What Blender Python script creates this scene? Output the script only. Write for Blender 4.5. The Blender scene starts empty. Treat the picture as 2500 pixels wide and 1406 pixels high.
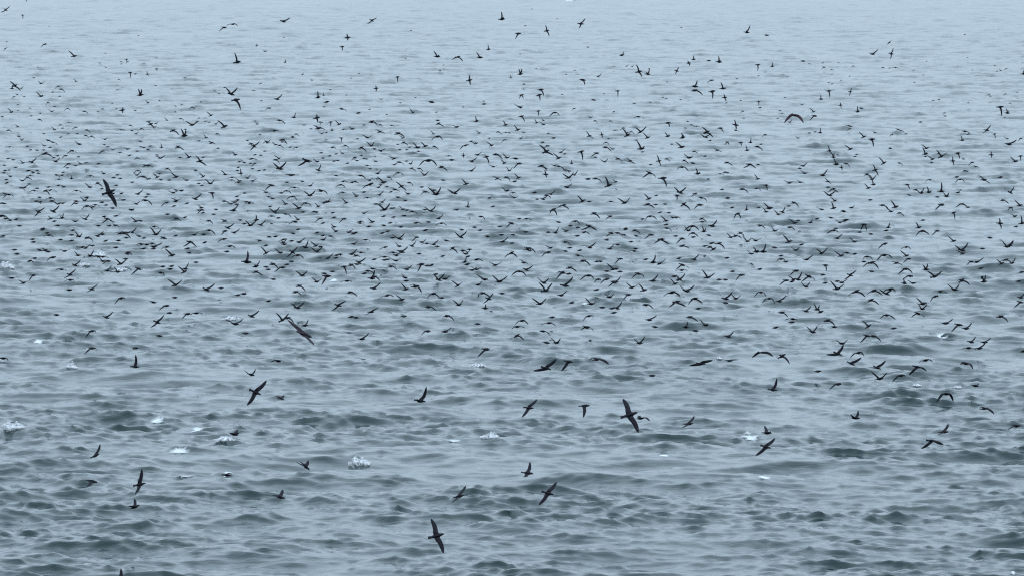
import bpy, math, random
import numpy as np
from mathutils import Vector, Matrix

# ------------------------------------------------------------------ camera, sky, sun, exposure
sc = bpy.context.scene
PW, PH = 2500.0, 1406.0            # photograph size, used to turn pixels into directions
FPX = 15000.0                      # focal length in photograph pixels (a long zoom, about 216 mm)
CAMZ = 22.6                        # a cliff-top lookout
HORIZON = -166.0                   # horizon row, above the frame
cam_d = bpy.data.cameras.new("camera"); cam = bpy.data.objects.new("camera", cam_d)
sc.collection.objects.link(cam); sc.camera = cam
cam_d.sensor_width = 36.0; cam_d.lens = FPX / PW * 36.0
cam_d.clip_start = 1.0; cam_d.clip_end = 60000.0
PITCH = math.atan((PH / 2 - HORIZON) / FPX)
cam.location = (0, 0, CAMZ); cam.rotation_euler = (math.pi / 2 - PITCH, 0, 0)
sc.render.resolution_x = 1024; sc.render.resolution_y = 575

SUN_EL, SUN_ROT = math.radians(48), math.radians(150)
world = bpy.data.worlds.new("World"); sc.world = world; world.use_nodes = True
wn, wl = world.node_tree.nodes, world.node_tree.links
bg = wn["Background"]
sky = wn.new("ShaderNodeTexSky"); sky.sky_type = 'NISHITA'; sky.sun_disc = False
sky.sun_elevation = SUN_EL; sky.sun_rotation = SUN_ROT; sky.dust_density = 3.0; sky.air_density = 1.0
mixw = wn.new("ShaderNodeMix"); mixw.data_type = 'RGBA'
mixw.inputs[0].default_value = 0.90                       # a closed, even cloud deck over the blue
tcw = wn.new("ShaderNodeTexCoord"); sep = wn.new("ShaderNodeSeparateXYZ"); clampz = wn.new("ShaderNodeMath"); clampz.operation = 'MAXIMUM'; clampz.inputs[1].default_value = 0.0
powz = wn.new("ShaderNodeMath"); powz.operation = 'POWER'; powz.inputs[1].default_value = 0.6
grad = wn.new("ShaderNodeMath"); grad.operation = 'MULTIPLY_ADD'                      # an overcast sky is darker towards the horizon
grad.inputs[1].default_value = 19.5; grad.inputs[2].default_value = 6.6
tint = wn.new("ShaderNodeVectorMath"); tint.operation = 'SCALE'; tint.inputs[0].default_value = (0.66, 0.83, 1.0)
wl.new(tcw.outputs['Generated'], sep.inputs[0]); wl.new(sep.outputs[2], clampz.inputs[0]); wl.new(clampz.outputs[0], powz.inputs[0]); wl.new(powz.outputs[0], grad.inputs[0]); wl.new(grad.outputs[0], tint.inputs['Scale'])
wl.new(tint.outputs[0], mixw.inputs[7])
wl.new(sky.outputs[0], mixw.inputs[6]); wl.new(mixw.outputs[2], bg.inputs[0])
bg.inputs[1].default_value = 0.10

sun_d = bpy.data.lights.new("sun", 'SUN'); sun = bpy.data.objects.new("sun", sun_d)
sc.collection.objects.link(sun)
sun_d.energy = 0.6; sun_d.angle = math.radians(25); sun_d.color = (1.0, 0.96, 0.91)
sun_dir = Vector((math.sin(SUN_ROT) * math.cos(SUN_EL), math.cos(SUN_ROT) * math.cos(SUN_EL), math.sin(SUN_EL)))
sun.rotation_euler = sun_dir.to_track_quat('Z', 'Y').to_euler(); sun.location = (0, -40, 80)

vs = sc.view_settings
vs.view_transform = 'Standard'; vs.look = 'None'; vs.gamma = 1.0; vs.use_curve_mapping = False
vs.exposure = 0.07

CAM = np.array((0, 0, CAMZ))
RT = np.array((1.0, 0, 0)); FW = np.array((0, math.cos(PITCH), -math.sin(PITCH)))
UP = np.array((0, math.sin(PITCH), math.cos(PITCH)))
def ray(px, py):
    return FW + (px - PW / 2) / FPX * RT + (PH / 2 - py) / FPX * UP
def on_sea(px, py, z=0.0):
    d = ray(px, py); t = (z - CAMZ) / d[2]
    return CAM + t * d

# ------------------------------------------------------------------ materials
def new_mat(name):
    m = bpy.data.materials.new(name); m.use_nodes = True
    return m, m.node_tree.nodes, m.node_tree.links, m.node_tree.nodes["Principled BSDF"]

m_sea, n, l, p = new_mat("sea_water")
geo = n.new("ShaderNodeNewGeometry")
def ripple(scale, sx, sy, detail, rough, dist, rot=0.0):
    mp = n.new("ShaderNodeMapping"); mp.inputs['Scale'].default_value = (sx, sy, 1)
    mp.inputs['Rotation'].default_value = (0, 0, rot)
    nz = n.new("ShaderNodeTexNoise"); nz.inputs['Scale'].default_value = scale
    nz.inputs['Detail'].default_value = detail; nz.inputs['Roughness'].default_value = rough
    nz.inputs['Distortion'].default_value = dist
    l.new(geo.outputs['Position'], mp.inputs[0]); l.new(mp.outputs[0], nz.inputs[0])
    return nz.outputs[0]
r1 = ripple(2.2, 0.5, 1.0, 5.0, 0.6, 0.5, 0.12)
r2 = ripple(5.0, 0.7, 1.0, 2.0, 0.5, 0.3, -0.3)
gust = ripple(0.05, 1.0, 0.6, 2.0, 0.5, 0.0)
b1 = n.new("ShaderNodeBump"); b1.inputs['Distance'].default_value = 0.23
gm = n.new("ShaderNodeMapRange"); gm.inputs[1].default_value = 0.3; gm.inputs[2].default_value = 0.7
gm.inputs[3].default_value = 0.55; gm.inputs[4].default_value = 1.0
dl = n.new("ShaderNodeVectorMath"); dl.operation = 'LENGTH'; l.new(geo.outputs['Position'], dl.inputs[0])
dm = n.new("ShaderNodeMapRange"); dm.inputs[1].default_value = 280; dm.inputs[2].default_value = 1500   # takes over from the mesh where its ripples fade out
dm.inputs[3].default_value = 0.20; dm.inputs[4].default_value = 0.75
sm = n.new("ShaderNodeMath"); sm.operation = 'MULTIPLY'
l.new(gust, gm.inputs[0]); l.new(gm.outputs[0], sm.inputs[0]); l.new(dl.outputs['Value'], dm.inputs[0]); l.new(dm.outputs[0], sm.inputs[1])
l.new(sm.outputs[0], b1.inputs['Strength']); l.new(r1, b1.inputs['Height'])
b2 = n.new("ShaderNodeBump"); b2.inputs['Distance'].default_value = 0.003; b2.inputs['Strength'].default_value = 0.8
l.new(r2, b2.inputs['Height']); l.new(b1.outputs[0], b2.inputs['Normal'])
l.new(b2.outputs[0], p.inputs['Normal'])
p.inputs['Base Color'].default_value = (0.0015, 0.0150, 0.0155, 1)
p.inputs['Roughness'].default_value = 0.05; p.inputs['IOR'].default_value = 1.333

def feather(name, c0, c1, rough=0.7):
    m, n, l, p = new_mat(name)
    tc = n.new("ShaderNodeTexCoord"); nz = n.new("ShaderNodeTexNoise")
    nz.inputs['Scale'].default_value = 22; nz.inputs['Detail'].default_value = 4
    cr = n.new("ShaderNodeValToRGB"); cr.color_ramp.elements[0].color = c0; cr.color_ramp.elements[1].color = c1
    cr.color_ramp.elements[0].position = 0.35; cr.color_ramp.elements[1].position = 0.7
    l.new(tc.outputs['Object'], nz.inputs[0]); l.new(nz.outputs[0], cr.inputs[0]); l.new(cr.outputs[0], p.inputs[0])
    p.inputs['Roughness'].default_value = rough; p.inputs['Specular IOR Level'].default_value = 0.06
    return m
m_dark = feather("dark_plumage", (0.007, 0.008, 0.012, 1), (0.015, 0.015, 0.020, 1))
m_under = feather("pale_underwing", (0.010, 0.010, 0.012, 1), (0.025, 0.023, 0.026, 1))
m_bdark = feather("brown_plumage", (0.009, 0.009, 0.013, 1), (0.022, 0.020, 0.026, 1))
m_bunder = feather("brown_underwing", (0.030, 0.028, 0.033, 1), (0.085, 0.080, 0.088, 1))
m_red = feather("reddish_plumage", (0.035, 0.022, 0.027, 1), (0.085, 0.058, 0.066, 1))
m_mauve = feather("mauve_brown_plumage", (0.016, 0.013, 0.018, 1), (0.036, 0.029, 0.037, 1))
m_bill = feather("bill_horn", (0.02, 0.02, 0.022, 1), (0.035, 0.035, 0.04, 1), 0.45)

m_foam, n, l, p = new_mat("white_foam")
tc = n.new("ShaderNodeTexCoord"); nz = n.new("ShaderNodeTexNoise"); nz.inputs['Scale'].default_value = 9; nz.inputs['Detail'].default_value = 5
cr = n.new("ShaderNodeValToRGB"); cr.color_ramp.elements[0].color = (0.36, 0.40, 0.43, 1); cr.color_ramp.elements[1].color = (0.66, 0.68, 0.70, 1)
cr.color_ramp.elements[0].position = 0.3; cr.color_ramp.elements[1].position = 0.55
l.new(tc.outputs['Object'], nz.inputs[0]); l.new(nz.outputs[0], cr.inputs[0]); l.new(cr.outputs[0], p.inputs[0])
p.inputs['Roughness'].default_value = 0.6
lace = n.new("ShaderNodeTexNoise"); lace.inputs['Scale'].default_value = 6; lace.inputs['Detail'].default_value = 6; lace.inputs['Roughness'].default_value = 0.65
la = n.new("ShaderNodeMapRange"); la.inputs[1].default_value = 0.36; la.inputs[2].default_value = 0.58; la.inputs[3].default_value = 0.14; la.inputs[4].default_value = 0.74
l.new(tc.outputs['Object'], lace.inputs[0]); l.new(lace.outputs[0], la.inputs[0]); l.new(la.outputs[0], p.inputs['Alpha'])

# foam film: thins out to lace towards its rim
m_film, n, l, p = new_mat("foam_film")
tc = n.new("ShaderNodeTexCoord"); at = n.new("ShaderNodeAttribute"); at.attribute_name = "fade"
lace = n.new("ShaderNodeTexNoise"); lace.inputs['Scale'].default_value = 11; lace.inputs['Detail'].default_value = 6; lace.inputs['Roughness'].default_value = 0.7
su = n.new("ShaderNodeMath"); su.operation = 'ADD'
la = n.new("ShaderNodeMapRange"); la.inputs[1].default_value = 0.58; la.inputs[2].default_value = 1.15; la.inputs[3].default_value = 0.0; la.inputs[4].default_value = 0.9
l.new(tc.outputs['Object'], lace.inputs[0]); l.new(lace.outputs[0], su.inputs[0]); l.new(at.outputs['Fac'], su.inputs[1])
l.new(su.outputs[0], la.inputs[0]); l.new(la.outputs[0], p.inputs['Alpha'])
p.inputs['Base Color'].default_value = (0.52, 0.55, 0.57, 1); p.inputs['Roughness'].default_value = 0.6

# ------------------------------------------------------------------ the sea
def wave_tile(N, L, seed, lam_min, lam_max, lam_peak, rms, direc, power):
    rng = np.random.default_rng(seed)
    k1 = 2 * np.pi * np.fft.fftfreq(N, L / N)
    KX, KY = np.meshgrid(k1, k1, indexing='ij')
    K = np.hypot(KX, KY); K[0, 0] = 1
    kp = 2 * np.pi / lam_peak
    P = K ** -4.0 * np.exp(-1.25 * (kp / K) ** 2)
    c = (KX * math.cos(direc) + KY * math.sin(direc)) / K
    P *= np.abs(c) ** power + 0.02
    lam = 2 * np.pi / K
    P *= 1 / (1 + (lam_min / lam) ** 8) / (1 + (lam / lam_max) ** 8)
    P[0, 0] = 0
    H = (rng.normal(size=(N, N)) + 1j * rng.normal(size=(N, N))) * np.sqrt(P)
    h = np.fft.ifft2(H).real; s = rms / h.std()
    dx = np.fft.ifft2(1j * KX / K * H).real * s
    dy = np.fft.ifft2(1j * KY / K * H).real * s
    return L, np.stack((dx, dy, h * s), -1).astype(np.float32)
def sample(tile, x, y, rot):
    L, a = tile; N = a.shape[0]; c, s = math.cos(rot), math.sin(rot)
    u = (x * c + y * s) / L * N; v = (-x * s + y * c) / L * N
    iu = np.floor(u).astype(np.int64); iv = np.floor(v).astype(np.int64)
    fu = (u - iu)[..., None].astype(np.float32); fv = (v - iv)[..., None].astype(np.float32)
    i0, i1, j0, j1 = iu % N, (iu + 1) % N, iv % N, (iv + 1) % N
    o = (a[i0, j0] * (1 - fu) + a[i1, j0] * fu) * (1 - fv) + (a[i0, j1] * (1 - fu) + a[i1, j1] * fu) * fv
    ox = o[..., 0] * c - o[..., 1] * s; oy = o[..., 0] * s + o[..., 1] * c
    return np.stack((ox, oy, o[..., 2]), -1)
def sstep(a, b, x):
    t = np.clip((x - a) / (b - a), 0, 1); return t * t * (3 - 2 * t)
D0 = math.radians(-100)
T_SWELL = wave_tile(512, 211.0, 11, 3.0, 60, 11.0, 0.122, D0, 2.4)
T_SWELL2 = wave_tile(512, 137.0, 12, 1.8, 9, 4.0, 0.042, D0, 3.0)
T_MID = wave_tile(1024, 79.0, 13, 0.65, 2.5, 1.5, 0.0315, D0, 3.2)
T_FINE = wave_tile(512, 31.0, 14, 0.34, 0.9, 0.7, 0.0150, D0, 3.0)
T_GUST = wave_tile(256, 240.0, 15, 12, 80, 40.0, 0.35, 0.3, 0.5)
def sea_offset(x, y):
    r = np.hypot(x, y)
    g = np.clip(1.0 + sample(T_GUST, x, y, 0.4)[..., 2], 0.5, 1.6)[..., None]
    o = sample(T_SWELL, x, y, 0.0) * np.array((0.9, 0.9, 1)) + sample(T_SWELL2, x, y, 0.35) * np.array((.9, .9, 1))
    o = o * (1 - sstep(3500, 7000, r))[..., None]
    q = np.clip(1 + 1.4 * o[..., 2:3], 0.5, 1.7)
    o = o + sample(T_MID, x, y, -0.25) * np.array((1.0, 1.0, 1)) * np.minimum(g * q, 1.35) * (1 - sstep(900, 1900, r))[..., None]
    o = o + sample(T_FINE, x, y, 0.2) * np.array((.9, .9, 1)) * np.minimum(g * q, 1.35) * (1 - sstep(280, 480, r))[..., None]
    o[..., 1] -= 0.46 * o[..., 2] * (1 - sstep(1200, 2500, r))          # wind waves lean forward, towards the viewer
    return o
def sea_hit(px, py):
    """where the sight line through a pixel first meets the waves"""
    d = ray(px, py); t0 = (2.2 - CAMZ) / d[2]; t1 = (-0.9 - CAMZ) / d[2]
    t = np.linspace(t0, t1, 3000); P = CAM + t[:, None] * d
    hh = sea_offset(P[None, :, 0], P[None, :, 1])[0, :, 2]
    k = int(np.argmax(P[:, 2] < hh))
    return P[k]
def sea_height(x, y):
    return float(sea_offset(np.array([[x]]), np.array([[y]]))[0, 0, 2])

ang = np.radians(np.concatenate((np.linspace(-58, -7.6, 24), np.linspace(-7.2, 7.2, 590), np.linspace(7.6, 58, 24))))
rad = np.concatenate((np.geomspace(12, 193, 40), np.linspace(195 ** -.25, 2300 ** -.25, 1930) ** -4.0, np.geomspace(2330, 30000, 50)))
RR, AA = np.meshgrid(rad, ang, indexing='ij')
X = RR * np.sin(AA); Y = RR * np.cos(AA)
O = sea_offset(X, Y)
co = np.stack((X + O[..., 0], Y + O[..., 1], O[..., 2]), -1).reshape(-1, 3).astype(np.float32)
nr, nc = X.shape
idx = np.arange(nr * nc).reshape(nr, nc)
quads = np.stack((idx[:-1, :-1], idx[:-1, 1:], idx[1:, 1:], idx[1:, :-1]), -1).reshape(-1, 4)[:, ::-1]
me = bpy.data.meshes.new("sea")
me.vertices.add(len(co)); me.vertices.foreach_set("co", co.ravel())
me.loops.add(quads.size); me.loops.foreach_set("vertex_index", quads.astype(np.int32).ravel())
me.polygons.add(len(quads)); me.polygons.foreach_set("loop_start", np.arange(0, quads.size, 4, dtype=np.int32))
me.polygons.foreach_set("use_smooth", np.ones(len(quads), dtype=bool))
me.update(calc_edges=True); me.materials.append(m_sea)
sea = bpy.data.objects.new("sea", me); sc.collection.objects.link(sea); sea["kind"] = "structure"

# ------------------------------------------------------------------ birds
# pose code: two wing tips in body lengths (right, up) in the picture plane, bend, phrase
POSES = {
 'V': ((-.95, .85), (.85, .85), -.05, 'both wings raised in a V'),
 'v': ((-1.0, .5), (1.0, .5), -.03, 'wings held in a shallow V'),
 'L': ((-.85, .8), (.45, .15), -.05, 'left wing raised'),
 'R': ((.95, .85), (-.45, .1), -.05, 'right wing raised'),
 'U': ((-.05, 1.05), (.1, .25), -.03, 'one wing straight up'),
 'u': ((-.35, 1.0), (.3, .2), -.04, 'one wing up and back'),
 'r': ((.42, 1.0), (-.2, .2), -.04, 'one wing up and forward'),
 'W': ((-.38, .9), (.3, .8), -.03, 'both wings steeply up'),
 'N': ((-.98, -.65), (.98, -.65), .16, 'both wings arched down'),
 'n': ((-1.0, -.3), (1.0, -.3), .12, 'wings in a shallow arch'),
 'D': ((.98, -.72), (-.5, -.05), .15, 'right wing drooping'),
 'G': ((-.98, -.78), (.5, -.05), .12, 'left wing drooping'),
 'T': ((.08, -1.05), (-.15, -.1), .05, 'one wing straight down'),
 't': ((.45, -.98), (-.3, 0), .08, 'one wing down and forward'),
 'g': ((-.5, -.98), (.3, 0), .08, 'one wing down and back'),
 'M': ((-.5, -.8), (.45, -.85), .12, 'both wings steeply down'),
 'S': ((.9, .82), (-.9, -.75), .03, 'banking with right wing high'),
 's': ((.45, 1.0), (-.3, -.85), .0, 'banking steeply with forward wing high'),
 'Z': ((-.85, .78), (.88, -.72), .03, 'banking with left wing high'),
 'z': ((-.4, 1.0), (.42, -.95), .0, 'banking steeply with rear wing high'),
 'X': ((-.08, .8), (.1, -.65), .0, 'wings spread in a cross'),
 'B': ((.22, .12), (-.3, -.1), .0, 'wings seen edge-on'),
 'b': ((.5, .3), (-.5, .2), .0, 'wings half raised'),
 'H': ((-1.1, .05), (1.1, .08), .02, 'wings held level'),
 'K': ((-.9, .4), (.85, -.35), .06, 'wings tilted down to the right'),
}
# birds read off the photograph, in windows of 500 x 280 pixels enlarged five times: x y pose [body length in pixels]
TILES = {
 (0, 0): "70 125 S 11;275 190 T 9;545 545 G 11;905 690 L 16;1545 730 T 9;1910 845 T 9;1590 890 T 12;1650 908 B 10;1800 910 z 9;180 1050 Z 15;145 1085 U 12;500 1025 v 11;410 955 B 8;710 1060 G 10;745 1095 D 10;500 1180 L 13;640 1130 B 9;725 1180 B 8;930 1000 L 8;1710 1165 W 20;585 1255 M 9;1805 1260 L 9;1490 1350 X 16;1250 1335 B 9;1030 1365 D 10;140 1375 L 12;630 1365 v 10;820 1330 N 9;365 1325 B 7;215 1285 B 8;1370 1265 B 8;1195 1370 B 8;1420 1335 B 8;1945 1230 B 6;1690 440 B 6;80 515 B 7;65 600 S 7;1285 655 B 5;460 825 B 7;1900 1050 B 7;320 5 T 6;600 325 B 6;665 1305 B 7;1650 1355 B 7;2140 1300 B 6;490 1390 B 8",
 (500, 0): "235 340 G 14;345 300 n 15;955 265 R 16;2040 255 S 13;1740 465 X 18;1675 575 T 13;395 765 u 20;635 560 X 8;980 765 U 9;325 1155 V 19;380 1225 t 23;880 1215 R 16;1380 1195 U 15;1485 1250 B 17;2090 1085 X 13;2350 945 T 13;1455 1310 B 9;1670 1335 D 13;1870 1385 B 14;2450 720 B 6;1785 960 B 6;1725 1165 B 6;2385 1260 B 8;690 1235 B 8;965 465 B 6;1880 900 B 5;1190 915 r 6;785 1325 G 11;730 630 b 10;2010 1340 B 6;1530 1100 B 6;1450 1170 U 7",
 (1000, 0): "1125 240 U 18;1410 320 B 8;2090 295 s 17;1675 380 z 15;1325 415 g 17;335 695 u 17;590 700 N 15;855 705 u 17;960 610 U 12;730 985 X 17;1235 948 X 9;1350 910 W 16;2110 980 t 18;1600 1100 t 17;1365 1165 M 14;1580 1165 T 17;265 1250 B 19;905 1275 B 14;1340 1310 L 14;2245 1225 B 13;1570 1360 T 12;1770 1380 N 14;2490 1370 B 10;40 1380 L 12;325 1375 B 8;2300 940 R 10;2175 580 B 10;1545 840 B 6;1350 665 B 6;415 800 B 5;2015 865 B 5;1910 915 B 5;370 865 B 8;70 1195 B 7;1800 235 B 6;1860 1160 B 6;1490 115 B 6;15 380 B 7",
 (1500, 0): "1615 400 r 15;1855 435 B 14;90 680 r 15;905 775 X 14;965 730 U 12;1150 745 B 13;1275 760 U 17;1750 795 T 14;1925 815 U 13;2300 750 B 14;300 880 z 17;405 910 r 15;760 870 s 13;980 1060 r 18;980 1110 D 18;1195 1120 T 17;1325 1085 u 17;1345 1195 X 15;40 1115 T 13;1760 1245 T 10;1775 1320 B 10;1185 985 G 13;815 340 B 7;1760 930 B 6;1840 885 B 6;2020 1355 B 7;2110 945 B 5;2430 1370 L 12;630 1210 B 4;1540 1230 B 6;1365 1262 B 6",
 (2000, 0): "650 665 R 15;880 660 s 13;2495 905 X 14;115 1115 T 15;380 1125 s 11;20 1215 U 13;260 1290 X 11;465 1370 U 14;2210 1310 T 18;2295 1385 U 14;855 525 S 8;775 830 B 9;860 835 B 7;930 830 n 9;2330 1265 B 8;155 1030 B 7;115 1015 B 6;510 1325 B 13;1775 425 B 7;2415 1130 B 5;1310 752 B 6;60 830 N 6;370 935 B 7;1810 710 B 5;1270 920 B 5;1390 1230 B 7;1870 860 B 5;235 770 B 6;1460 1220 B 6;265 985 B 6;2140 805 B 5",
 (0, 280): "480 65 D;25 30 B;380 20 B;665 190 L;740 130 N 8;760 170 B;100 195 D;230 270 B;265 315 V 8;830 240 B;940 238 B;740 280 B;1055 192 D;1475 190 n 9;1610 200 B;1840 120 Z 14;2205 55 D;2345 130 V 17;2110 200 D 16;2245 262 W 20;1275 305 v 10;965 365 L 15;590 320 K 12;640 340 D 12;540 385 L;115 398 n;330 390 B;610 405 B;370 435 B;450 438 B;530 436 B;1315 397 B;1250 450 G;1375 435 v 9;1565 425 v;1830 388 B;1755 405 B;1805 430 B;1970 408 u;2170 400 D 14;2305 525 L 16;880 445 N 12;800 505 G;675 575 R 15;385 585 R 14;545 480 N 17;955 520 B;655 530 B;700 508 B;95 540 B;280 595 L;840 605 G 14;1200 605 H 13;1680 535 n;1960 535 v 12;2440 570 Z 17;2480 525 B;50 622 B;190 648 B;340 690 n 14;400 715 B;465 720 B;770 708 B;755 745 B;690 742 D;1265 725 L;1100 752 n 13;1430 740 B;1385 773 B;1465 783 B;1810 625 n 14;1680 690 N 11;1670 742 V 10;1740 760 N 15;1815 788 B;1920 768 L;2040 663 D;2385 685 B;2150 765 L 16;2280 805 L;2480 760 L;2425 845 B 10;2065 803 B;1960 800 B;330 773 D;60 687 B;45 715 B;75 797 B;80 838 B;295 892 R 12;450 903 B;555 935 D;775 885 B;870 785 U 9;1095 890 L 14;1190 842 D;1415 867 B;930 933 n;1480 967 B;1680 973 R 14;2110 957 v 13;2210 932 b 14;105 980 N 14;610 1020 n 14;490 1068 B;630 1060 D 15;650 1185 R 19;470 1190 S 16;930 1060 G 15;1030 1055 V 12;1055 1120 N 16;1130 1130 B;1160 1105 n;1290 1108 B;1240 1075 B;1370 1145 B;1600 1165 b 17;1770 1050 D 17;1780 1010 B;2030 1080 G 14;2380 1032 R 17;2155 1052 v;1510 1045 v 11;2280 1087 B;2120 1120 B;2420 1170 B;20 1235 N 16;195 1283 B;620 1272 L 14;755 1265 r 13;910 1305 v 13;660 1305 B;1040 1280 V 15;1310 1275 N 15;1270 1248 B;1415 1240 R 14;1660 1305 L 14;2040 1220 B;2150 1275 K 15;2255 1258 B 9;235 1360 B;700 1357 B;1330 1360 B;1200 1360 H 14;15 1085 B;50 1090 B;1240 908 B;520 1395 B",
 (500, 280): "240 150 L 20;75 15 L 12;1085 38 r 12;910 75 D 14;1365 45 X 18;1400 95 t 10;1535 95 T 12;1640 122 L 13;2035 90 D 15;2140 130 K;1800 180 L 13;850 200 n 14;1385 172 K 20;1295 178 B;1550 198 B;150 240 D;2135 215 K 13;1985 285 v 13;2355 235 D 16;2415 290 L;1665 290 T 11;1860 300 B;945 312 D 16;760 350 V 10;755 330 N 9;520 320 B;560 362 D 13;600 390 S 14;865 372 L;910 380 D;80 350 K 14;160 415 B;15 285 L;730 450 B;1040 402 B;1560 405 n 13;1715 382 D;1910 408 D 14;2030 385 V 13;2145 448 v 12;2425 345 D 12;370 495 L 13;610 495 B;680 500 B;905 540 L;1420 470 B;1520 508 B;1600 485 B;1830 525 B 11;1910 500 B;1940 542 B;1440 535 B;565 545 n 13;480 590 L;420 580 B;610 600 G;860 555 D 12;1240 565 N 22;1370 578 L 13;1740 598 B;1575 572 B;1620 565 B;2310 540 v 13;2375 585 N 13;2460 572 B;920 665 V 20;660 688 B 12;725 680 B;405 650 B;580 665 B;250 735 L 13;440 720 X 13;330 770 n;425 815 L 13;1385 683 r 15;1065 743 H 16;2105 722 R 13;2360 715 N 14;1900 748 D 14;65 845 V 15;1000 830 B;1185 818 B;810 865 G 17;1690 818 n 13;1800 830 n 13;1650 862 N 13;2020 852 G 19;2180 832 L 19;2400 880 Z 14;2320 920 K;85 960 T 17;480 962 B;1095 895 n 13;995 935 N 13;930 960 B;1280 992 V 17;1415 935 D 18;1680 952 n 13;1850 1000 L 13;1940 950 H 14;2480 970 L;1070 1005 N 15;235 1060 D;320 1093 n 13;345 1172 R 20;985 1095 L;1230 1083 N 16;1145 1145 L 19;1195 1192 B;855 1195 V 14;1360 1193 B;1725 1080 L;2160 1072 R 13;2085 1095 B;2190 1165 V 19;985 1217 D;1940 1207 R 12;2465 1170 B 12;895 1265 B;430 1290 B;1410 1270 G;1700 1275 G 14;2180 1245 B;2300 1255 B 13;2430 1237 B;45 1300 D 14;625 1290 U 16;555 1355 V 18;480 1335 B 12;680 1350 R 14;1100 1310 n 16;2045 1315 L 15;2260 1325 B 14;2180 1355 B;1575 1375 L 13;280 1385 R 16;2000 1370 B;2390 1375 B;1890 1328 B;105 1220 B",
 (1000, 280): "815 85 u 14;340 75 B 13;350 115 D 13;1170 130 u 14;1365 25 t 14;1550 105 u 11;1635 125 L 12;575 155 v 13;1320 190 L 15;1075 215 D 10;850 230 L;290 240 L 10;340 272 N 17;1755 290 B 14;1620 342 B 13;2195 265 Z 13;2345 250 X 12;2395 345 N 10;2390 405 D 14;2480 425 L;190 390 L 16;95 405 L 16;300 395 D;750 330 D;805 357 B;680 380 G 15;1000 380 L 14;105 452 B;1685 385 G;1665 455 Z 19;2095 455 T 18;1840 465 R;1890 485 B;2280 475 G 15;2265 525 B;825 495 R 14;655 505 X 10;935 520 t 17;1050 490 D 18;1185 530 L 14;1290 540 H 18;1820 535 L 15;755 575 R 15;520 560 B;1155 597 L 13;1335 600 G 15;225 565 N 26;1975 600 U 10;2380 580 V 9;10 605 r;385 645 D 16;1020 640 v;1215 688 V 11;750 690 R 13;1605 630 D 17;1660 658 B;1815 635 D 16;1900 682 D;180 742 V 13;1660 735 X 16;1940 775 V 16;2010 740 R;1070 785 K 14;1180 770 D;1330 775 L 14;1280 820 B 15;410 803 B;690 850 L 15;2175 790 B 16;2265 785 D 15;2430 870 u 20;145 888 B;320 975 V 22;550 965 V 17;1915 888 R 16;1185 935 L 13;1520 955 B 15;970 1022 B 14;1275 1020 v 13;1625 1035 R 15;2110 1060 L 18;2190 1065 B;710 1130 U 12;1015 1125 B 13;1880 1108 N 15;260 1180 V 15;185 1163 B;570 1165 B;30 1185 D;1750 1165 M 20;2250 1210 D 17;2445 1245 G;350 1273 R 13;870 1250 D 13;225 1315 B;80 1325 n 14;385 1330 N 15;1420 1275 n 14;1335 1275 B;1240 1330 N 17;1100 1368 B 12;790 1378 B;1815 1315 B;1960 1358 B 14;2020 1305 N 15;2050 1380 B;2195 1365 N 18;20 660 D",
 (1500, 280): "290 30 n 14;650 105 t 17;1480 130 X 18;865 168 B;160 255 L 17;320 215 V 17;405 285 L 15;650 268 u 14;830 285 U 18;1130 215 Z 17;1100 235 B;1290 170 t 16;1115 280 V 13;1165 320 B;1375 340 M 12;1540 345 T 13;1660 345 U 12;1740 395 D 14;1790 365 B;1620 440 u 13;265 315 B;700 365 B;820 400 L 19;325 420 u 20;340 460 B;970 455 D;1255 440 K 11;910 530 L 18;1105 512 B;40 545 K 14;190 570 Z 12;545 570 z 13;635 545 D 10;850 565 D 12;955 595 B 15;440 615 B;1370 590 D 14;1650 610 N 16;1750 615 B;820 645 N 16;1015 725 u 17;1345 708 B;430 715 N 18;590 780 t 22;15 825 L;1145 790 B;1750 790 L 14;2300 630 R 14;2320 720 L 13;2260 660 B;2135 838 v 13;2270 830 K 13;1850 865 T 15;1560 915 D 15;1735 905 D 13;1310 918 B;805 957 V 18;760 990 T 15;985 970 G 14;1060 1020 D 14;510 990 B 12;420 1030 L 16;125 1080 V 18;1380 1022 B 16;400 1100 D 17;500 1103 B;615 1095 B 12;845 1098 D 17;1040 1105 G 17;1435 1138 B 14;1610 1165 U 13;1890 1145 L 20;1760 1138 B;1850 1190 L 12;2185 1080 D 15;2125 1120 B 13;2000 1220 L 15;2050 1195 r 14;555 1197 B;340 1278 B 13;430 1245 N 16;630 1300 L 15;630 1345 B;1500 1215 M 17;1065 1275 D 14;1070 1310 B;1190 1362 R 19;2200 1325 L 17;2240 1295 B 12;2390 1320 r 12;2470 1275 B;945 1365 N 18;1775 1360 D 13;2140 1380 D 14;135 1392 B;640 1390 D;2440 20 G 14;2450 215 B;2380 228 B",
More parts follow.
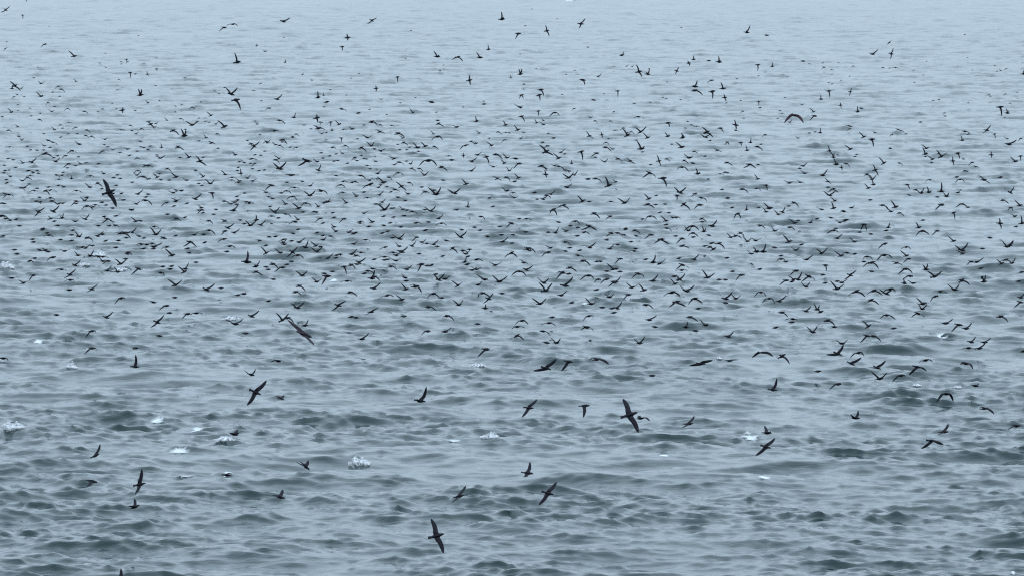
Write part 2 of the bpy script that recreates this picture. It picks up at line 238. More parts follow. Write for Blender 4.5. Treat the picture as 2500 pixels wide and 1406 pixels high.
 (2000, 280): "1235 95 B 12;10 225 U 12;545 275 L 14;640 305 T 18;380 425 L 16;125 445 z 12;865 415 B 13;1310 415 L 14;1295 485 u 15;1490 515 V 17;1385 548 L 13;1690 475 T 16;2100 495 X 13;1630 570 X 14;2395 575 L 16;2455 510 T 12;1780 210 D 14;1815 245 B;1745 318 u 13;2045 195 S 15;2140 240 T 10;2310 365 R 19;170 525 W 13;205 610 u 17;325 605 D 12;270 650 X 12;790 595 L 15;685 680 z 15;40 745 R 17;580 735 D 14;645 795 V 13;660 860 u 14;600 900 L 14;105 820 Z 12;105 890 B;170 910 N 13;130 990 V 16;1770 690 B 11;1675 765 B 15;1720 795 N 14;2010 800 Z 17;2210 770 B 16;1350 800 n 13;1075 860 t 14;1175 920 D 13;1245 960 r 15;1335 950 u 17;1490 940 U 19;1550 1000 W 18;1440 1008 B 12;1690 955 R 12;2335 955 V 15;1095 985 B;190 1055 L 15;175 1145 u 17;25 1160 L 15;290 1178 B 11;390 1140 R 10;620 1045 B;770 1110 D 15;930 1130 L 19;875 1185 L 15;975 1205 D 13;1490 1105 G 18;1740 1095 N 14;1815 1135 B 11;1640 1200 T 16;2240 1050 D 14;2335 1140 M 14;2450 1110 L 16;2390 1245 v 12;2205 1330 X 18;2475 1330 u 18;2400 1370 B 13;310 1300 B 16;330 1285 B;545 1345 M 17;840 1380 r 14;1215 1380 u 16;200 1392 B",
 (0, 560): "590 75 n 16;35 85 B;395 125 B;405 158 B;510 10 B;885 15 B;870 72 B;735 130 B 13;870 140 B 13;965 92 V 13;1065 108 D 14;1190 85 R 16;1245 65 B;1285 145 B;1445 140 B;1410 225 B;1510 50 D 18;1610 42 R;1540 105 H 14;1900 65 V 19;1785 188 n 16;1875 215 R 20;1740 240 B 14;1870 240 B 14;2320 155 N 17;2285 238 B;2305 288 B;2480 65 B;2495 165 B;2100 320 L 20;1040 232 R 13;175 252 B;480 255 B;580 275 B;205 302 B;950 320 L 14;1100 328 r 18;640 345 G 18;360 390 n 14;420 355 B;915 440 R 14;1470 425 V 16;1305 505 R 15;1435 522 L 14;745 490 n 15;855 555 S 16;855 620 n 13;1690 482 G 18;1960 530 D 12;1985 455 B;2090 452 B;2075 487 B;2250 520 L 18;2260 485 r 15;405 563 G 15;140 595 B;285 655 v 14;2140 680 V 20;1120 730 S 16;840 738 B;1475 838 G 19;1865 885 H 15;2030 930 G 17;2065 1017 B 12;2285 1030 G 14;2395 1020 n 15;685 1040 B 12;1295 1070 R 18;1920 1130 S 20;1120 1238 G 18;1940 1297 B 16;2130 830 B 11;2390 405 B 10",
 (500, 560): "50 15 D 16;245 25 g 16;355 45 R 15;230 122 G 16;785 95 B;860 92 B;665 140 B 13;960 127 G 15;970 188 L 14;1055 145 B;1150 160 R 17;1225 222 r 18;745 200 B 13;1355 205 L 15;1410 215 B;1440 130 R 12;1370 275 V 15;305 210 n 17;265 275 B;750 292 V 16;920 290 L 15;1070 280 S 18;1130 318 N 18;1055 395 B 14;510 400 U 26;1365 45 B;1600 30 L 15;1135 5 B;1500 355 R 15;1790 305 R 17;1905 285 n 16;1880 408 R 17;1780 440 D 16;1700 458 t 17;620 455 r 20;745 460 B 14;770 492 B 13;825 428 D 17;945 468 G 18;1000 432 B 13;620 522 D 16;1185 565 V 16;835 610 B 16;1455 540 B 14;1555 517 B 14;1490 572 g 24;1365 640 V 13;1735 632 n 14;1945 540 B 14;1990 508 D 17;2035 600 r 20;2070 580 D 17;2060 720 R 18;2230 28 B 15;2165 50 B;2370 115 V 17;2290 105 B;2370 210 L 14;2395 275 R 22;2225 370 B 13;2270 455 D 17;2460 490 R 15;2440 590 L 15;2455 630 B 13;2455 730 L 16;20 735 R 20;195 718 B 12;1150 692 D 17;1105 765 D 16;400 800 B;470 785 B;775 873 B 13;1770 768 D 17;2225 805 n 17;2405 855 L 15;1630 925 S 19;1135 957 V 18;570 1057 R 19;2030 1005 S 17;1780 1065 B 14;1840 1073 B 13;2425 1057 B 14;945 1105 V 20;1010 1080 D 16;370 1150 v 22;495 1265 B 11;1915 1335 R 19;1220 1170 r 14",
 (1000, 560): "190 15 B 16;85 100 G 14;25 205 R 13;145 160 R 12;290 188 R 14;625 97 V 18;945 90 B 16;635 8 B;860 15 B;1120 70 B;1260 70 B 14;1130 155 R 16;1245 172 B 13;1415 35 B;1690 40 B;1780 45 r 14;1910 25 L 14;2045 82 B 15;2130 40 n 14;2460 50 G 16;2405 132 B 13;525 235 D 16;680 300 V 12;710 335 B 12;670 400 r 13;700 430 B 18;110 302 B 13;820 372 n 16;1240 292 N 17;1440 240 D 20;1460 262 B 14;1690 283 G 17;1900 160 D 14;2195 225 R 18;1900 268 B 14;2075 260 B 13;2055 320 D 15;2440 240 R 15;140 430 g 20;210 445 B 14;265 440 B 12;400 330 B 15;1395 410 K 15;1420 495 R 17;1335 515 N 17;2115 388 D 18;760 500 R 16;1950 472 D 18;1865 530 G 20;1940 545 B 14;2405 512 B 13;2485 490 L 18;315 550 B 13;360 620 V 18;430 605 R 14;915 612 L 20;1090 637 V 22;1635 652 V 19;1895 687 R 23;1655 750 V 20;590 685 V 14;835 677 R 13;2180 565 N 20;2300 612 G 15;2400 612 G 16;2490 650 G 17;2280 737 B 16;70 698 D 22;285 785 N 20;385 835 B 13;885 778 D 18;1125 780 B 15;1845 803 R 18;965 845 S 17;920 962 U 14;600 920 V 14;230 948 D 18;455 1055 D 18;1590 905 V 19;1975 893 B 16;2215 908 L 20;2435 825 V 14;2465 963 B 15;2350 950 B;825 1152 B 14;1370 1112 N 18;1310 1185 n 17;1735 1070 B 17;1700 1140 n 17;2185 1055 G 18;2150 1190 N 18;2490 1015 B 14;215 1240 G 16;430 1245 R 17;1310 1295 N 20;1625 1240 D 16;1670 1380 B 12;1790 1380 V 13",
 (1500, 560): "35 48 D 15;115 70 B 13;130 8 B;245 18 D 14;445 70 G 17;575 125 N 18;35 190 B 13;745 85 B;825 115 G 16;900 20 V 13;950 50 N 15;960 98 B;1090 30 W 15;1150 75 B 13;1535 50 D 14;1420 100 L 16;1475 85 D 15;1620 150 V 14;1955 20 L 14;2130 155 L 19;830 205 n 17;1210 245 L 17;1275 175 D 17;1160 220 B 14;1735 275 u 19;1670 300 L 13;1815 275 r 19;1950 225 B 17;2210 257 V 14;2280 190 B;380 370 B 14;470 405 r 19;550 423 R 16;785 357 B 14;970 370 R 14;1370 350 B 16;70 362 G 14;15 485 B 15;65 518 B;2030 325 B 14;2030 365 N 14;2090 398 B 14;2345 370 R 18;825 435 N 18;820 500 n 16;1770 488 B 16;1440 515 B 13;1545 560 G 17;290 542 N 19;465 630 R 19;800 615 R 17;740 665 L 16;1135 590 V 20;1275 615 B 15;1350 615 B 15;15 640 R 16;215 710 V 17;360 742 L 18;165 797 G 15;880 752 V 20;700 770 N 22;2215 508 G 18;2165 640 B 14;2240 615 r 18;2370 575 N 18;2335 700 V 14;980 843 N 19;760 880 N 20;1355 845 R 21;1480 843 V 14;1350 895 B 13;1785 768 N 17;1885 843 N 18;2010 875 R 19;1020 965 B 12;385 920 D 20;420 1102 R 18;30 960 R 16;2335 995 R 16;2470 975 W 16;2040 1012 D 18;920 1068 D 18;1110 1165 L 18;870 1190 r 15;985 1235 B 14;490 1187 B 13;1385 1305 R 20;2175 1090 n 16;2160 1130 B;2420 1250 V 20;1965 1195 B 14;305 1385 V 18",
 (2000, 560): "175 15 N 16;490 38 B 15;630 60 B 13;815 18 B 15;1250 25 N 18;1440 22 G 15;215 112 R 15;430 155 L 14;2080 105 B 16;800 180 G 17;1640 145 L 17;1060 220 N 16;1745 260 V 20;1755 300 v 15;1990 238 B 15;2290 215 V 18;2330 200 R 13;30 295 V 17;265 325 L 18;340 290 n 13;430 303 B 13;1065 325 L 16;1090 362 G 14;580 335 N 15;790 318 N 22;640 410 N 21;635 515 B 16;940 415 K 15;75 440 T 16;1920 402 R 18;2225 420 L 15;2280 375 N 16;2350 415 R 15;1970 477 B 16;1055 485 N 20;1300 492 W 20;1405 580 V 21;1105 572 G 18;1035 660 U 13;1145 658 L 16;2010 640 W 20;2465 525 B 16;380 560 S 16;40 555 B 14;70 655 B 16;215 727 V 22;215 635 B 14;270 650 R 14;1650 735 V 21;1740 625 N 19;450 757 N 21;660 750 N 20;825 785 V 19;865 730 N 19;2430 635 B 15;1475 757 n 17;1415 817 G 18;1265 905 L 23;2455 830 R 15;2455 885 G 18;630 862 N 19;1255 968 V 14;1200 1022 N 18;820 1045 N 21;600 1180 V 20;100 1110 D 20;180 1187 B 15;15 1005 L 15;1540 1143 R 21;1700 1160 G 20;1790 1207 R 19;2210 1062 D 21;905 1205 B 15;580 1295 G 18;660 1300 D;275 1390 V 16;1850 1370 R 17;2015 1375 R 16",
 (0, 840): "1120 48 G 18;1650 47 B 17;35 170 n 17",
 (500, 840): "890 203 n 19;565 370 V 17",
 (1000, 840): "930 60 G 22",
 (1500, 840): "2045 145 D 23;455 383 B 17;2480 330 B 16",
 (2000, 840): "480 103 N 20;735 420 V 22;995 380 G 24;225 487 G 20;1950 50 R 18;1820 45 n 18;1900 505 b 20;1300 195 n 18;2400 995 n 24;2490 85 B 16",
}
# nearer birds: x, y, body length, heading in degrees, wing tips in pixels (right, up), bend, plumage, label
NEAR = [
 (266, 470, 36, 14, (-16, 32), (19, -36), .0, 'd', 'large dark shearwater banking with near-vertical wings, far left above the flock'),
 (743, 816, 44, -32, (-43, 38), (25, -26), .0, 'p', 'large brown shearwater gliding down to the right, left of centre below the flock'),
 (1938, 282, 25, 0, (-25, -21), (26, -21), .2, 'r', 'reddish brown shearwater with arched wings among tiny far birds, upper right'),
 (330, 895, 25, 5, (1, 30), (-7, 4), -.1, 'b', 'dark shearwater with one upright wing, right of the plume-shaped splash'),
 (232, 1112, 28, 32, (12, 29), (-9, -2), -.06, 'b', 'shearwater climbing with its wing raised, left edge below the frothy splash'),
 (624, 957, 33, -8, (27, 29), (-21, -32), .03, 'b', 'fan-tailed shearwater banking alone, right wing high, left of centre'),
 (684, 971, 24, -22, (9, 7), (-8, -1), -.03, 'b', 'small brown shearwater just right of the fan-tailed banking bird'),
 (569, 1059, 27, -18, (10, 10), (15, 4), -.03, 'b', 'dark shearwater touching down beside a bright white splash, lower left'),
 (1334, 898, 27, 6, (28, 25), (-36, -8), -.03, 'd', 'shearwater with long raised right wing, left of a bird whose wing droops'),
 (1388, 882, 24, 5, (-18, -24), (6, 1), .04, 'd', 'shearwater with drooping wing, right of one with a long raised wing'),
 (1457, 877, 26, 0, (34, -14), (-18, -2), .16, 'b', 'blurred grey shearwater with one long arched wing right of centre'),
 (1026, 978, 31, 3, (16, 37), (-8, 6), -.18, 'd', 'shearwater in profile with one tall curved wing, lower centre'),
 (1291, 995, 27, 14, (21, 21), (-17, -23), .03, 'b', 'brown shearwater banking right, left of the one with wing straight down'),
 (1427, 990, 29, 6, (-3, -28), (4, 2), .04, 'b', 'shearwater with one broad wing pointing straight down, lower right of centre'),
 (1712, 887, 24, 5, (36, 10), (-38, -6), .04, 'd', 'shearwater with long flat wings low over water beside a small splash'),
 (1779, 880, 20, -3, (34, 4), (-8, 2), .02, 'd', 'shearwater with one wing stretched level to the right, right of flat-winged bird'),
 (1861, 860, 23, 3, (-34, -18), (31, -12), .16, 'd', 'shearwater with wide arched wings, topmost of the lower right group'),
 (1887, 951, 25, 0, (10, 29), (-4, 3), -.16, 'b', 'shearwater in profile with one tall curved wing, alone at lower right'),
 (1537, 1012, 45, 12, (-16, 39), (21, -43), .0, 'b', 'largest shearwater, banking with wings upright, lower right of centre'),
 (1563, 1021, 24, 2, (23, -6), (-6, 1), .2, 'd', 'small shearwater with hooked right wing overlapping the largest banking bird'),
 (1681, 1034, 27, 14, (15, 19), (-18, -10), .0, 'b', 'shearwater with dark raised wingtip, right of the largest banking bird'),
 (1872, 1056, 27, -4, (-5, 17), (8, 4), .0, 'b', 'shearwater with short upright wing skimming a streaky splash, lower right'),
 (1870, 1090, 28, 8, (23, 21), (-26, -22), .0, 'b', 'shearwater banking right just below the streaky splash'),
 (2046, 863, 24, 0, (14, 23), (-38, -3), -.04, 'd', 'shearwater with one wing raised and one trailing left, right side below flock'),
 (2078, 887, 24, -12, (33, 20), (-8, 1), -.04, 'd', 'shearwater tipped nose-down with right wing raised, right side below the flock'),
 (2142, 897, 22, -4, (28, 24), (-22, 3), -.04, 'd', 'shearwater with thin kinked right wing, between two wing-up birds at right'),
 (2239, 895, 23, 0, (-20, -20), (24, -11), .2, 'd', 'shearwater with square-shouldered arched wings above a small white splash'),
 (2357, 887, 25, -4, (17, -13), (-10, -4), .2, 'd', 'shearwater with hooked right wing at far right below the flock'),
 (2309, 961, 28, 0, (-23, -21), (20, -20), .24, 'd', 'shearwater with arms bent in an open trapezoid, far right'),
 (2403, 997, 24, 0, (24, -13), (-9, 0), .14, 'd', 'shearwater with a thin drooping wing near the right edge'),
 (2088, 1020, 26, 0, (9, 18), (-13, 10), -.08, 'd', 'plump dark shearwater with hooked raised wings, alone at right'),
 (2304, 1054, 28, 10, (13, 20), (-17, -6), .0, 'b', 'shearwater with short raised wing, lower right, above a bird with drooping wings'),
 (2274, 1075, 26, 4, (-31, -25), (42, -14), .14, 'd', 'shearwater with long straight left wing down, lowest at right'),
 (224, 1174, 32, -12, (-9, -12), (-12, 4), .0, 'b', 'brown shearwater flying low with wings half folded, lower left'),
 (341, 1182, 33, 30, (5, 38), (-10, -24), .0, 'b', 'shearwater banking steeply with both wings upright, lower left'),
 (329, 1237, 29, 24, (-3, 20), (-14, 4), .0, 'b', 'small shearwater climbing just below the steep banking bird, lower left'),
 (292, 1422, 34, 10, (2, 34), (-8, 4), .0, 'd', 'dark wingtip of a shearwater cut off by the bottom edge'),
 (553, 1159, 24, -6, (10, 3), (-10, -2), .1, 'd', 'dark shearwater settling in a low line of foam, lower left'),
 (745, 1137, 31, -38, (-20, 10), (7, 13), .0, 'd', 'dark shearwater diving to the right with short raised wings'),
 (682, 1212, 32, -14, (7, 17), (-15, 4), .0, 'b', 'brown shearwater with short open wings, lower left, below the diving bird'),
 (1120, 1211, 32, 24, (17, 26), (-17, -14), .0, 'b', 'shearwater rising to the right with narrow wings, lower centre'),
 (1288, 1154, 32, -2, (6, 27), (-12, -8), -.08, 'b', 'shearwater in profile with broad raised wing, bottom centre above the lowest pair'),
 (1338, 1203, 33, 3, (21, 27), (-23, -29), .02, 'b', 'shearwater banking with right wing high, lowest pair at bottom centre'),
 (1066, 1307, 42, 10, (-14, 41), (17, -42), .0, 'b', 'lowest large shearwater, wings vertical, bottom centre'),
]

PLUM = {'d': (m_dark, m_under, m_bill), 'b': (m_bdark, m_bunder, m_bill), 'r': (m_red, m_red, m_bill), 'p': (m_mauve, m_mauve, m_bill)}
SPAN = 0.50; BODY = 0.43
RINGS = [(.214, .004, .004, -.006), (.185, .009, .010, -.002), (.165, .021, .023, .004), (.140, .026, .028, .006), (.112, .027, .029, .003),
         (.070, .042, .043, 0), (.025, .048, .047, 0), (-.025, .045, .043, 0), (-.070, .036, .034, .001), (-.120, .026, .020, .003),
         (-.160, .030, .010, .005), (-.212, .040, .004, .006), (-.222, .012, .002, .006)]
def bird_mesh(tips, bend, fat=1.0, cw=1.0, sides=8):
    """one closed surface in the bird's own frame (x forward, y left, z up); tips = [left tip, right tip]"""
    V, F, M = [], [], []
    for (x, w, h, z) in RINGS:
        for j in range(sides):
            a = 2 * math.pi * (j + .5) / sides
            V.append((x, fat * w * math.cos(a), fat * (z + h * math.sin(a))))
    nr = len(RINGS); hole = (5, 8)                    # the wings grow out of the side quads between these rings
    for i in range(nr - 1):
        for j in range(sides):
            side = 1 if j == sides - 1 else (-1 if j == sides // 2 - 1 else 0)
            if side and hole[0] <= i < hole[1]:
                continue
            a, b = i * sides + j, i * sides + (j + 1) % sides
            F.append((a, a + sides, b + sides, b)); M.append(2 if i == 0 else 0)
    F.append(tuple(range(sides))); M.append(2)
    F.append(tuple((nr - 1) * sides + j for j in reversed(range(sides)))); M.append(0)
    secs = [(.14, .132, .020), (.34, .120, .014), (.52, .114, .010), (.72, .098, .007), (.90, .062, .004), (1.0, .014, .002)]
    for side, tip in ((1, tips[0]), (-1, tips[1])):
        tip = Vector(tip)
        if side == 1: up_j, lo_j = 0, sides - 1
        else: up_j, lo_j = sides // 2 - 1, sides // 2
        rs = list(range(hole[0], hole[1] + 1))
        prev = [r * sides + up_j for r in rs] + [r * sides + lo_j for r in reversed(rs)]
        root = Vector((.0, side * .035, .006))
        ctrl = root + (tip - root) * .46 + Vector((.085, 0, bend))
        for t, chord, th in secs:
            chord *= cw
            c = root * (1 - t) ** 2 + ctrl * 2 * t * (1 - t) + tip * t * t
            d = ((ctrl - root) * (1 - t) + (tip - ctrl) * t).normalized()
            fw = Vector((1, 0, 0)); fw = fw - d * fw.dot(d)
            fw = fw.normalized() if fw.length > .15 else Vector((.7, 0, .7))
            nv = fw.cross(d) * side
            if nv.length < .01: nv = Vector((0, 0, 1))
            nv.normalize()
            base = len(V); us = (.34, .10, -.25, -.66)
            for u in us: V.append(tuple(c + fw * (u * chord) + nv * (th * (.5 if u in (.10, -.25) else .2))))
            for u in reversed(us): V.append(tuple(c + fw * (u * chord) - nv * (th * (.3 if u in (.10, -.25) else .2))))
            cur = list(range(base, base + 8))
            for q in range(8):
                a, b, c2, d2 = prev[q], prev[(q + 1) % 8], cur[(q + 1) % 8], cur[q]
                F.append((a, b, c2, d2) if side == 1 else (d2, c2, b, a))
                M.append(1 if (4 <= q <= 6 and .2 < t < .95) else 0)
            prev = cur
        F.append(tuple(prev) if side == 1 else tuple(reversed(prev))); M.append(0)
    return V, F, M

rng = random.Random(5)
def solve(px, py, s, ang, t1, t2):
    """distance from the bird's size, pose from its outline: world matrix and the wing tips in its own frame (metres)"""
    d = ray(px, py); Z = FPX * BODY / s
    pos = CAM + d * Z
    if pos[2] < 0.75:
        Z = (CAMZ - 0.75) / -d[2]; pos = CAM + d * Z
    mpp = Z / FPX
    out = []
    for k, t in enumerate((t1, t2)):
        v = np.array((t[0], t[1])) * mpp; L = np.hypot(*v)
        if L > SPAN * 1.06: v *= SPAN * 1.06 / L; L = SPAN * 1.06
        z = math.sqrt(max(0, SPAN ** 2 - L ** 2)) if L < SPAN else 0
        out.append([v[0], v[1], z])
    # the wing that lies lower in the picture is as a rule the near one
    near = 0 if out[0][1] <= out[1][1] else 1
    out[1 - near][2] *= -1
    o = [Vector(q) for q in out]
    h = Vector((math.cos(math.radians(ang)), math.sin(math.radians(ang)), 0))
    w = (o[0] - o[1]); wl_ = w.length
    a = h
    if wl_ > .05:
        wn_ = w / wl_; a = (h - wn_ * (0.58 * h.dot(wn_)))
    a.normalize()
    rgt = w - a * w.dot(a)
    if rgt.length < .05: rgt = Vector((0, 0, 1)) - a * a.z
    rgt.normalize()
    up = rgt.cross(a)                 # if o[0] is the right-hand wing
    order = (1, 0)
    score = up.y + .35 * up.z
    if score < 0: up = -up; order = (0, 1)
    left = up.cross(a)
    B = Matrix((a, left, up))         # rows: bird axes in view space
    tl, tr = B @ o[order[0]], B @ o[order[1]]
    if tl.y < tr.y: tl, tr = tr, tl
    Vw = np.array([RT, UP, -FW]).T    # view space -> world
    axes = [Vw @ np.array(q) for q in (a, left, up)]
    mat = Matrix(((axes[0][0], axes[1][0], axes[2][0], pos[0]), (axes[0][1], axes[1][1], axes[2][1], pos[1]),
                  (axes[0][2], axes[1][2], axes[2][2], pos[2]), (0, 0, 0, 1)))
    return mat, tl, tr

birds = []      # apparent size, matrix, tips, bend, plumage, label, x, y, pose phrase
for (x, y, s, ang, t1, t2, bend, pl, lab) in NEAR:
    m, tl, tr = solve(x, y, s, ang, t1, t2)
    birds.append((1e3 + s, m, tl, tr, bend, pl, lab, x, y, ''))
for (tx, ty), txt in TILES.items():
    for e in txt.split(';'):
        q = e.split(); x = tx + float(q[0]) / 5; y = ty + float(q[1]) / 5
        p1, p2, bend, phrase = POSES[q[2]]
        s = float(q[3]) if len(q) > 3 else 0.019 * (y - HORIZON) * 1.08
        s *= rng.uniform(.95, 1.06)
        j = lambda t: (t[0] * s * rng.uniform(.8, 1.12) + rng.uniform(-.14, .14) * s, t[1] * s * rng.uniform(.75, 1.12) + rng.uniform(-.14, .14) * s)
        t1, t2 = j(p1), j(p2)
        m, tl, tr = solve(x, y, s, rng.gauss(2, 7), t1, t2)
        ext = (max(t1[0], t2[0], .5 * s) - min(t1[0], t2[0], -.5 * s)) * .6 + (max(t1[1], t2[1], 0) - min(t1[1], t2[1], 0))
        birds.append((ext, m, tl, tr, bend * rng.uniform(.7, 1.3), 'd', None, x, y, phrase))
knots = []
for (x0, x1, y0, y1, cnt) in ((0, 1050, 290, 640, 190), (1000, 2500, 330, 690, 60), (0, 2500, 150, 340, 110)):
    for _ in range(cnt):                                   # the carpet of small birds skimming the water further out
        if rng.random() < .55 or not knots: x, y = rng.uniform(x0, x1), rng.uniform(y0, y1); knots.append((x, y))
        else:
            kx, ky = rng.choice(knots[-12:]); x, y = kx + rng.gauss(0, 32), ky + rng.gauss(0, 11)
        c = rng.choice('BBBBnnvDGLRKH')
        p1, p2, bend, phrase = POSES[c]; s = 0.019 * (y - HORIZON) * rng.uniform(.85, 1.02)
        t1, t2 = [(t[0] * s * rng.uniform(.8, 1.1), t[1] * s * rng.uniform(.7, 1.1)) for t in (p1, p2)]
        m, tl, tr = solve(x, y, s, rng.gauss(2, 7), t1, t2)
        birds.append((0, m, tl, tr, bend, 'd', None, x, y, phrase))
birds.sort(key=lambda b: -b[0])
GROUP = 'shearwaters flocking over the sea'
COLS = ['at the left edge', 'far left', 'left', 'mid left', 'just left of centre', 'just right of centre', 'mid right', 'right', 'far right', 'at the right edge']
TENTHS = ['at the very top', 'one tenth down', 'two tenths down', 'three tenths down', 'four tenths down', 'halfway down', 'six tenths down', 'seven tenths down', 'eight tenths down', 'nine tenths down', 'at the bottom']
cells = {}
for i, b in enumerate(birds[:300]):
    if b[6] is None:
        cells.setdefault((b[9], min(9, max(0, int(b[7] / 250))), max(0, min(10, round(b[8] / 140.6)))), []).append(i)
LABELS = {}
for (phrase, c, r), mem in cells.items():
    mem.sort(key=lambda i: birds[i][7])
    ranks = {1: [''], 2: ['left-hand ', 'right-hand '], 3: ['leftmost ', 'middle ', 'rightmost ']}.get(len(mem)) or \
        (['leftmost ', 'second ', 'third ', 'fourth ', 'fifth ', 'sixth ', 'seventh '][:len(mem) - 1] + ['rightmost '])
    for rk, i in zip(ranks, mem):
        LABELS[i] = f'{rk}dark shearwater, {phrase}, {COLS[c]}, {TENTHS[r]}'
def make_mesh(V, F, M, mats):
    me = bpy.data.meshes.new("shearwater"); me.from_pydata(V, [], F)
    me.polygons.foreach_set("material_index", M); me.polygons.foreach_set("use_smooth", [True] * len(F))
    for m in mats: me.materials.append(m)
    me.update(); return me
sv, sf, sm = [], [], []
for i, (ext, mat, tl, tr, bend, pl, lab, x, y, phrase) in enumerate(birds):
    if i < 300:
        V, F, M = bird_mesh((tl, tr), bend, 1.18, 1.0) if phrase == '' else bird_mesh((tl, tr), bend, 1.42, .74)
        ob = bpy.data.objects.new("shearwater", make_mesh(V, F, M, PLUM[pl]))
        ob.matrix_world = mat; sc.collection.objects.link(ob)
        if lab is None:
            lab = LABELS[i]
        ob["label"] = lab; ob["category"] = "seabird"; ob["group"] = GROUP
    else:
        V, F, M = bird_mesh((tl, tr), bend, 1.42, .74)
        o = len(sv)
        sv += [tuple(mat @ Vector(v)) for v in V]; sf += [tuple(k + o for k in f) for f in F]; sm += M
flock = bpy.data.objects.new("distant_flock", make_mesh(sv, sf, sm, (m_dark, m_under, m_bill)))
sc.collection.objects.link(flock)
flock["kind"] = "stuff"; flock["label"] = "the many smaller dark shearwaters of the flock flying low over the sea"; flock["category"] = "bird flock"

# ------------------------------------------------------------------ splashes and foam
def ico():
    t = (1 + 5 ** .5) / 2
    v = np.array([(-1, t, 0), (1, t, 0), (-1, -t, 0), (1, -t, 0), (0, -1, t), (0, 1, t), (0, -1, -t), (0, 1, -t), (t, 0, -1), (t, 0, 1), (-t, 0, -1), (-t, 0, 1)], float)
    v /= np.linalg.norm(v[0])
    f = [(0, 11, 5), (0, 5, 1), (0, 1, 7), (0, 7, 10), (0, 10, 11), (1, 5, 9), (5, 11, 4), (11, 10, 2), (10, 7, 6), (7, 1, 8),
         (3, 9, 4), (3, 4, 2), (3, 2, 6), (3, 6, 8), (3, 8, 9), (4, 9, 5), (2, 4, 11), (6, 2, 10), (8, 6, 7), (9, 8, 1)]
    return v, f
IV, IF = ico()
# x, y of the foot, width and height in photograph pixels, kind, label
SPLASH = [
 (14, 654, 26, 26, 's', 'tall white splash cut by the left edge of the picture'),
 (243, 625, 26, 20, 's', 'rounded white splash above the flat one, left of centre'),
 (206, 648, 36, 11, 's', 'low pale splash just left of the rounded white one'),
 (296, 662, 38, 13, 's', 'low wide white splash under the birds at left'),
 (565, 779, 33, 14, 's', 'oval white splash above the big brown bird'),
 (92, 835, 34, 6, 'f', 'flat foam patch near the left edge, mid height'),
 (174, 897, 20, 17, 'p', 'small bright splash with a thin plume, left side'),
 (1166, 895, 32, 15, 's', 'bright white splash low in the centre'),
 (30, 1044, 48, 26, 's', 'frothy splash over a dark trough at the left edge'),
 (432, 1102, 52, 12, 'f', 'bright foam patch right of the climbing bird, lower left'),
 (380, 1026, 44, 7, 'f', 'thin broken foam streak above the bright patch, lower left'),
 (478, 1050, 40, 8, 'f', 'faint foam streak left of the bright white splash'),
 (546, 1074, 40, 17, 's', 'bright white splash behind a landing bird, lower left'),
 (880, 1132, 36, 26, 's', 'white splash breaking on a dark wave crest, lower left of centre'),
 (450, 1162, 58, 5, 'f', 'thin white foam line at lower left'),
 (552, 1157, 30, 6, 'f', 'small foam line under a settling dark bird'),
 (1196, 1067, 38, 20, 's', 'pointed white splash at lower centre'),
 (1104, 1076, 32, 6, 'f', 'thin foam line left of the pointed splash'),
 (1832, 1068, 60, 14, 'f', 'streaky white foam with a bird skimming it, lower right'),
 (1822, 1058, 14, 12, 's', 'small curl of spray on the left of the streaky foam'),
 (1870, 1167, 40, 6, 'f', 'isolated foam streak at lower right'),
 (1624, 1113, 28, 5, 'f', 'faint foam patch on a wave crest, lower right of centre'),
 (2296, 823, 34, 7, 'f', 'pair of small white foam spots at right, mid height'),
 (2236, 941, 18, 9, 's', 'small pale splash left of its twin, right side'),
 (2337, 946, 18, 9, 's', 'small bright splash right of its pale twin, right side'),
 (1422, 744, 24, 6, 'f', 'small white foam spot under the dense flock, centre right'),
 (1755, 875, 12, 9, 's', 'tiny pale splash above the flat-winged bird'),
 (815, 686, 24, 6, 'f', 'faint foam ring under the flock, left of centre'),
 (1390, 2, 52, 5, 'f', 'white breaking crest at the top edge of the picture'),
 (2474, 1398, 20, 7, 'f', 'small foam spot in the bottom right corner'),
]
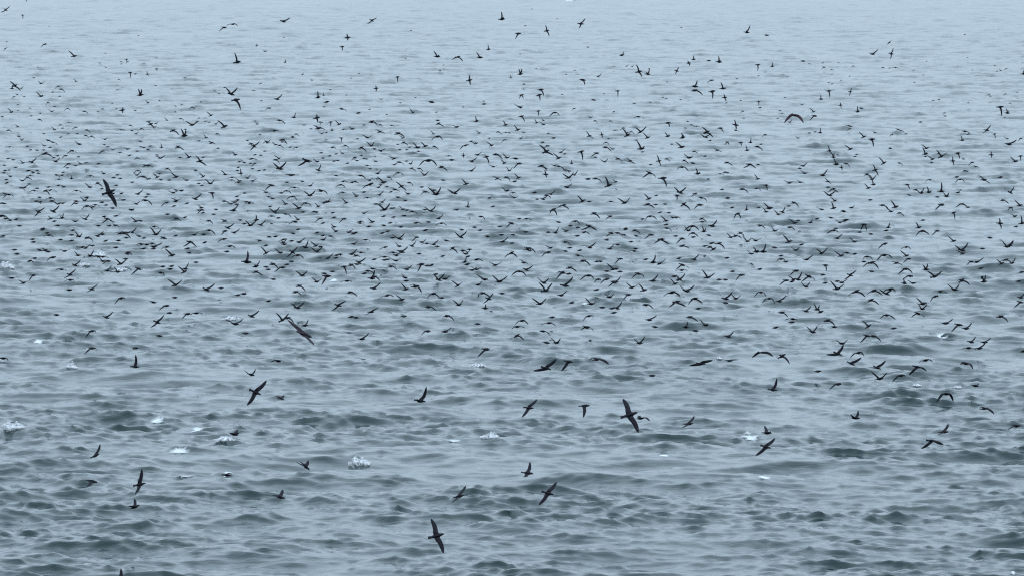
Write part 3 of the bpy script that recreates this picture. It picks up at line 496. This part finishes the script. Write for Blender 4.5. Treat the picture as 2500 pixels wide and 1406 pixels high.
for k, (x, y, w, h, kind, lab) in enumerate(SPLASH):
    r_ = random.Random(100 + k); q = sea_hit(x, y); z0 = q[2]; dist = np.linalg.norm(q - CAM); mpp = dist / FPX
    W, H = w * mpp * (1.1 if kind != 'f' else 1.25), h * mpp * (.85 if kind == 's' else 1)
    V, F = [], []
    def blob(c, r, flat=1.0):
        rr = np.array((r * r_.uniform(.8, 1.4), r * r_.uniform(.8, 1.4), r * flat * r_.uniform(.8, 1.2)))
        jit = np.array([[r_.uniform(.75, 1.25)] for _ in range(12)])
        o = len(V); V.extend((IV * rr * jit + c).tolist()); F.extend([(a + o, b + o, c2 + o) for a, b, c2 in IF])
    if kind in 'sp':
        n_ = 90
        peaks = [(r_.uniform(-.32, .32) * W, r_.uniform(.6, 1.0) * H) for _ in range(3)]
        for _ in range(n_):
            u = r_.gauss(0, .24) * W; v = r_.gauss(0, .22) * W
            top = max(ph * math.exp(-((u - pc) / (.2 * W)) ** 2) for pc, ph in peaks) * math.exp(-(v / (.3 * W)) ** 2)
            zz = top * r_.random() ** .7
            blob(np.array((u, v, zz)), (.07 + .10 * r_.random()) * min(W, H * 1.7) * (1.15 - .6 * zz / max(H, .01)))
        for _ in range(50):
            blob(np.array((r_.gauss(0, .4) * W, r_.gauss(0, .35) * W, abs(r_.gauss(0, .5)) * H)), r_.uniform(.008, .03) * W)
        if kind == 'p':
            for t in np.linspace(0, 1, 40):
                blob(np.array((W * (.2 + .9 * t) + r_.gauss(0, .06) * W, r_.gauss(0, .1) * W, H * (.6 + 1.9 * t))), r_.uniform(.01, .035) * W * (1.2 - t))
    else:                                              # a thin film of foam draped over the waves
        depth = min(h * mpp / max(.02, CAMZ / dist), 1.6 * W)
        NU, NV = 44, 26
        gu, gv = np.meshgrid(np.linspace(-.5, .5, NU), np.linspace(-.5, .5, NV), indexing='ij')
        so = sea_offset(q[0] + gu * W, q[1] + gv * depth)
        V = np.stack((gu * W + so[..., 0], gv * depth + so[..., 1], so[..., 2] - z0 + .035), -1).reshape(-1, 3).tolist()
        ph = [r_.uniform(0, 6.3) for _ in range(5)]
        def inside(u, v):
            a_ = math.atan2(v, u); rr = 2 * math.hypot(u, v)
            return rr / (.72 + .13 * math.sin(2 * a_ + ph[0]) + .11 * math.sin(3 * a_ + ph[1]) + .09 * math.sin(5 * a_ + ph[2]) + .07 * math.sin(9 * a_ + ph[3]) + .05 * math.sin(14 * a_ + ph[4]))
        for a_ in range(NU - 1):
            for b_ in range(NV - 1):
                if inside(gu[a_, b_], gv[a_, b_]) < 1:
                    o = a_ * NV + b_; F.append((o, o + NV, o + NV + 1, o + 1))
        used_v = sorted({k_ for f in F for k_ in f}); remap = {k_: i_ for i_, k_ in enumerate(used_v)}
        fade = [max(0., 1 - inside(gu.flat[k_], gv.flat[k_])) for k_ in used_v]
        V = [V[k_] for k_ in used_v]; F = [tuple(remap[k_] for k_ in f) for f in F]
    me = bpy.data.meshes.new("water_splash" if kind != 'f' else "foam_patch"); me.from_pydata(V, [], F)
    me.polygons.foreach_set("use_smooth", [True] * len(F)); me.materials.append(m_foam if kind != 'f' else m_film); me.update()
    if kind == 'f':
        me.attributes.new("fade", 'FLOAT', 'POINT').data.foreach_set("value", fade)
    ob = bpy.data.objects.new(me.name.split('.')[0], me); ob.location = q; sc.collection.objects.link(ob)
    if kind != 'f':
        rm = ob.modifiers.new("merge", 'REMESH'); rm.mode = 'VOXEL'; rm.voxel_size = W / 46; rm.use_smooth_shade = True
        sm_ = ob.modifiers.new("soften", 'SMOOTH'); sm_.iterations = 9; sm_.factor = 0.5
    ob["label"] = lab; ob["category"] = "splash" if kind != 'f' else "foam"
    ob["group"] = "white splashes on the water" if kind != 'f' else "foam patches on the water"

sc.render.engine = 'CYCLES'
sc.cycles.use_denoising = False; sc.cycles.filter_width = 1.2; sc.cycles.use_adaptive_sampling = False
print("birds", len(birds))
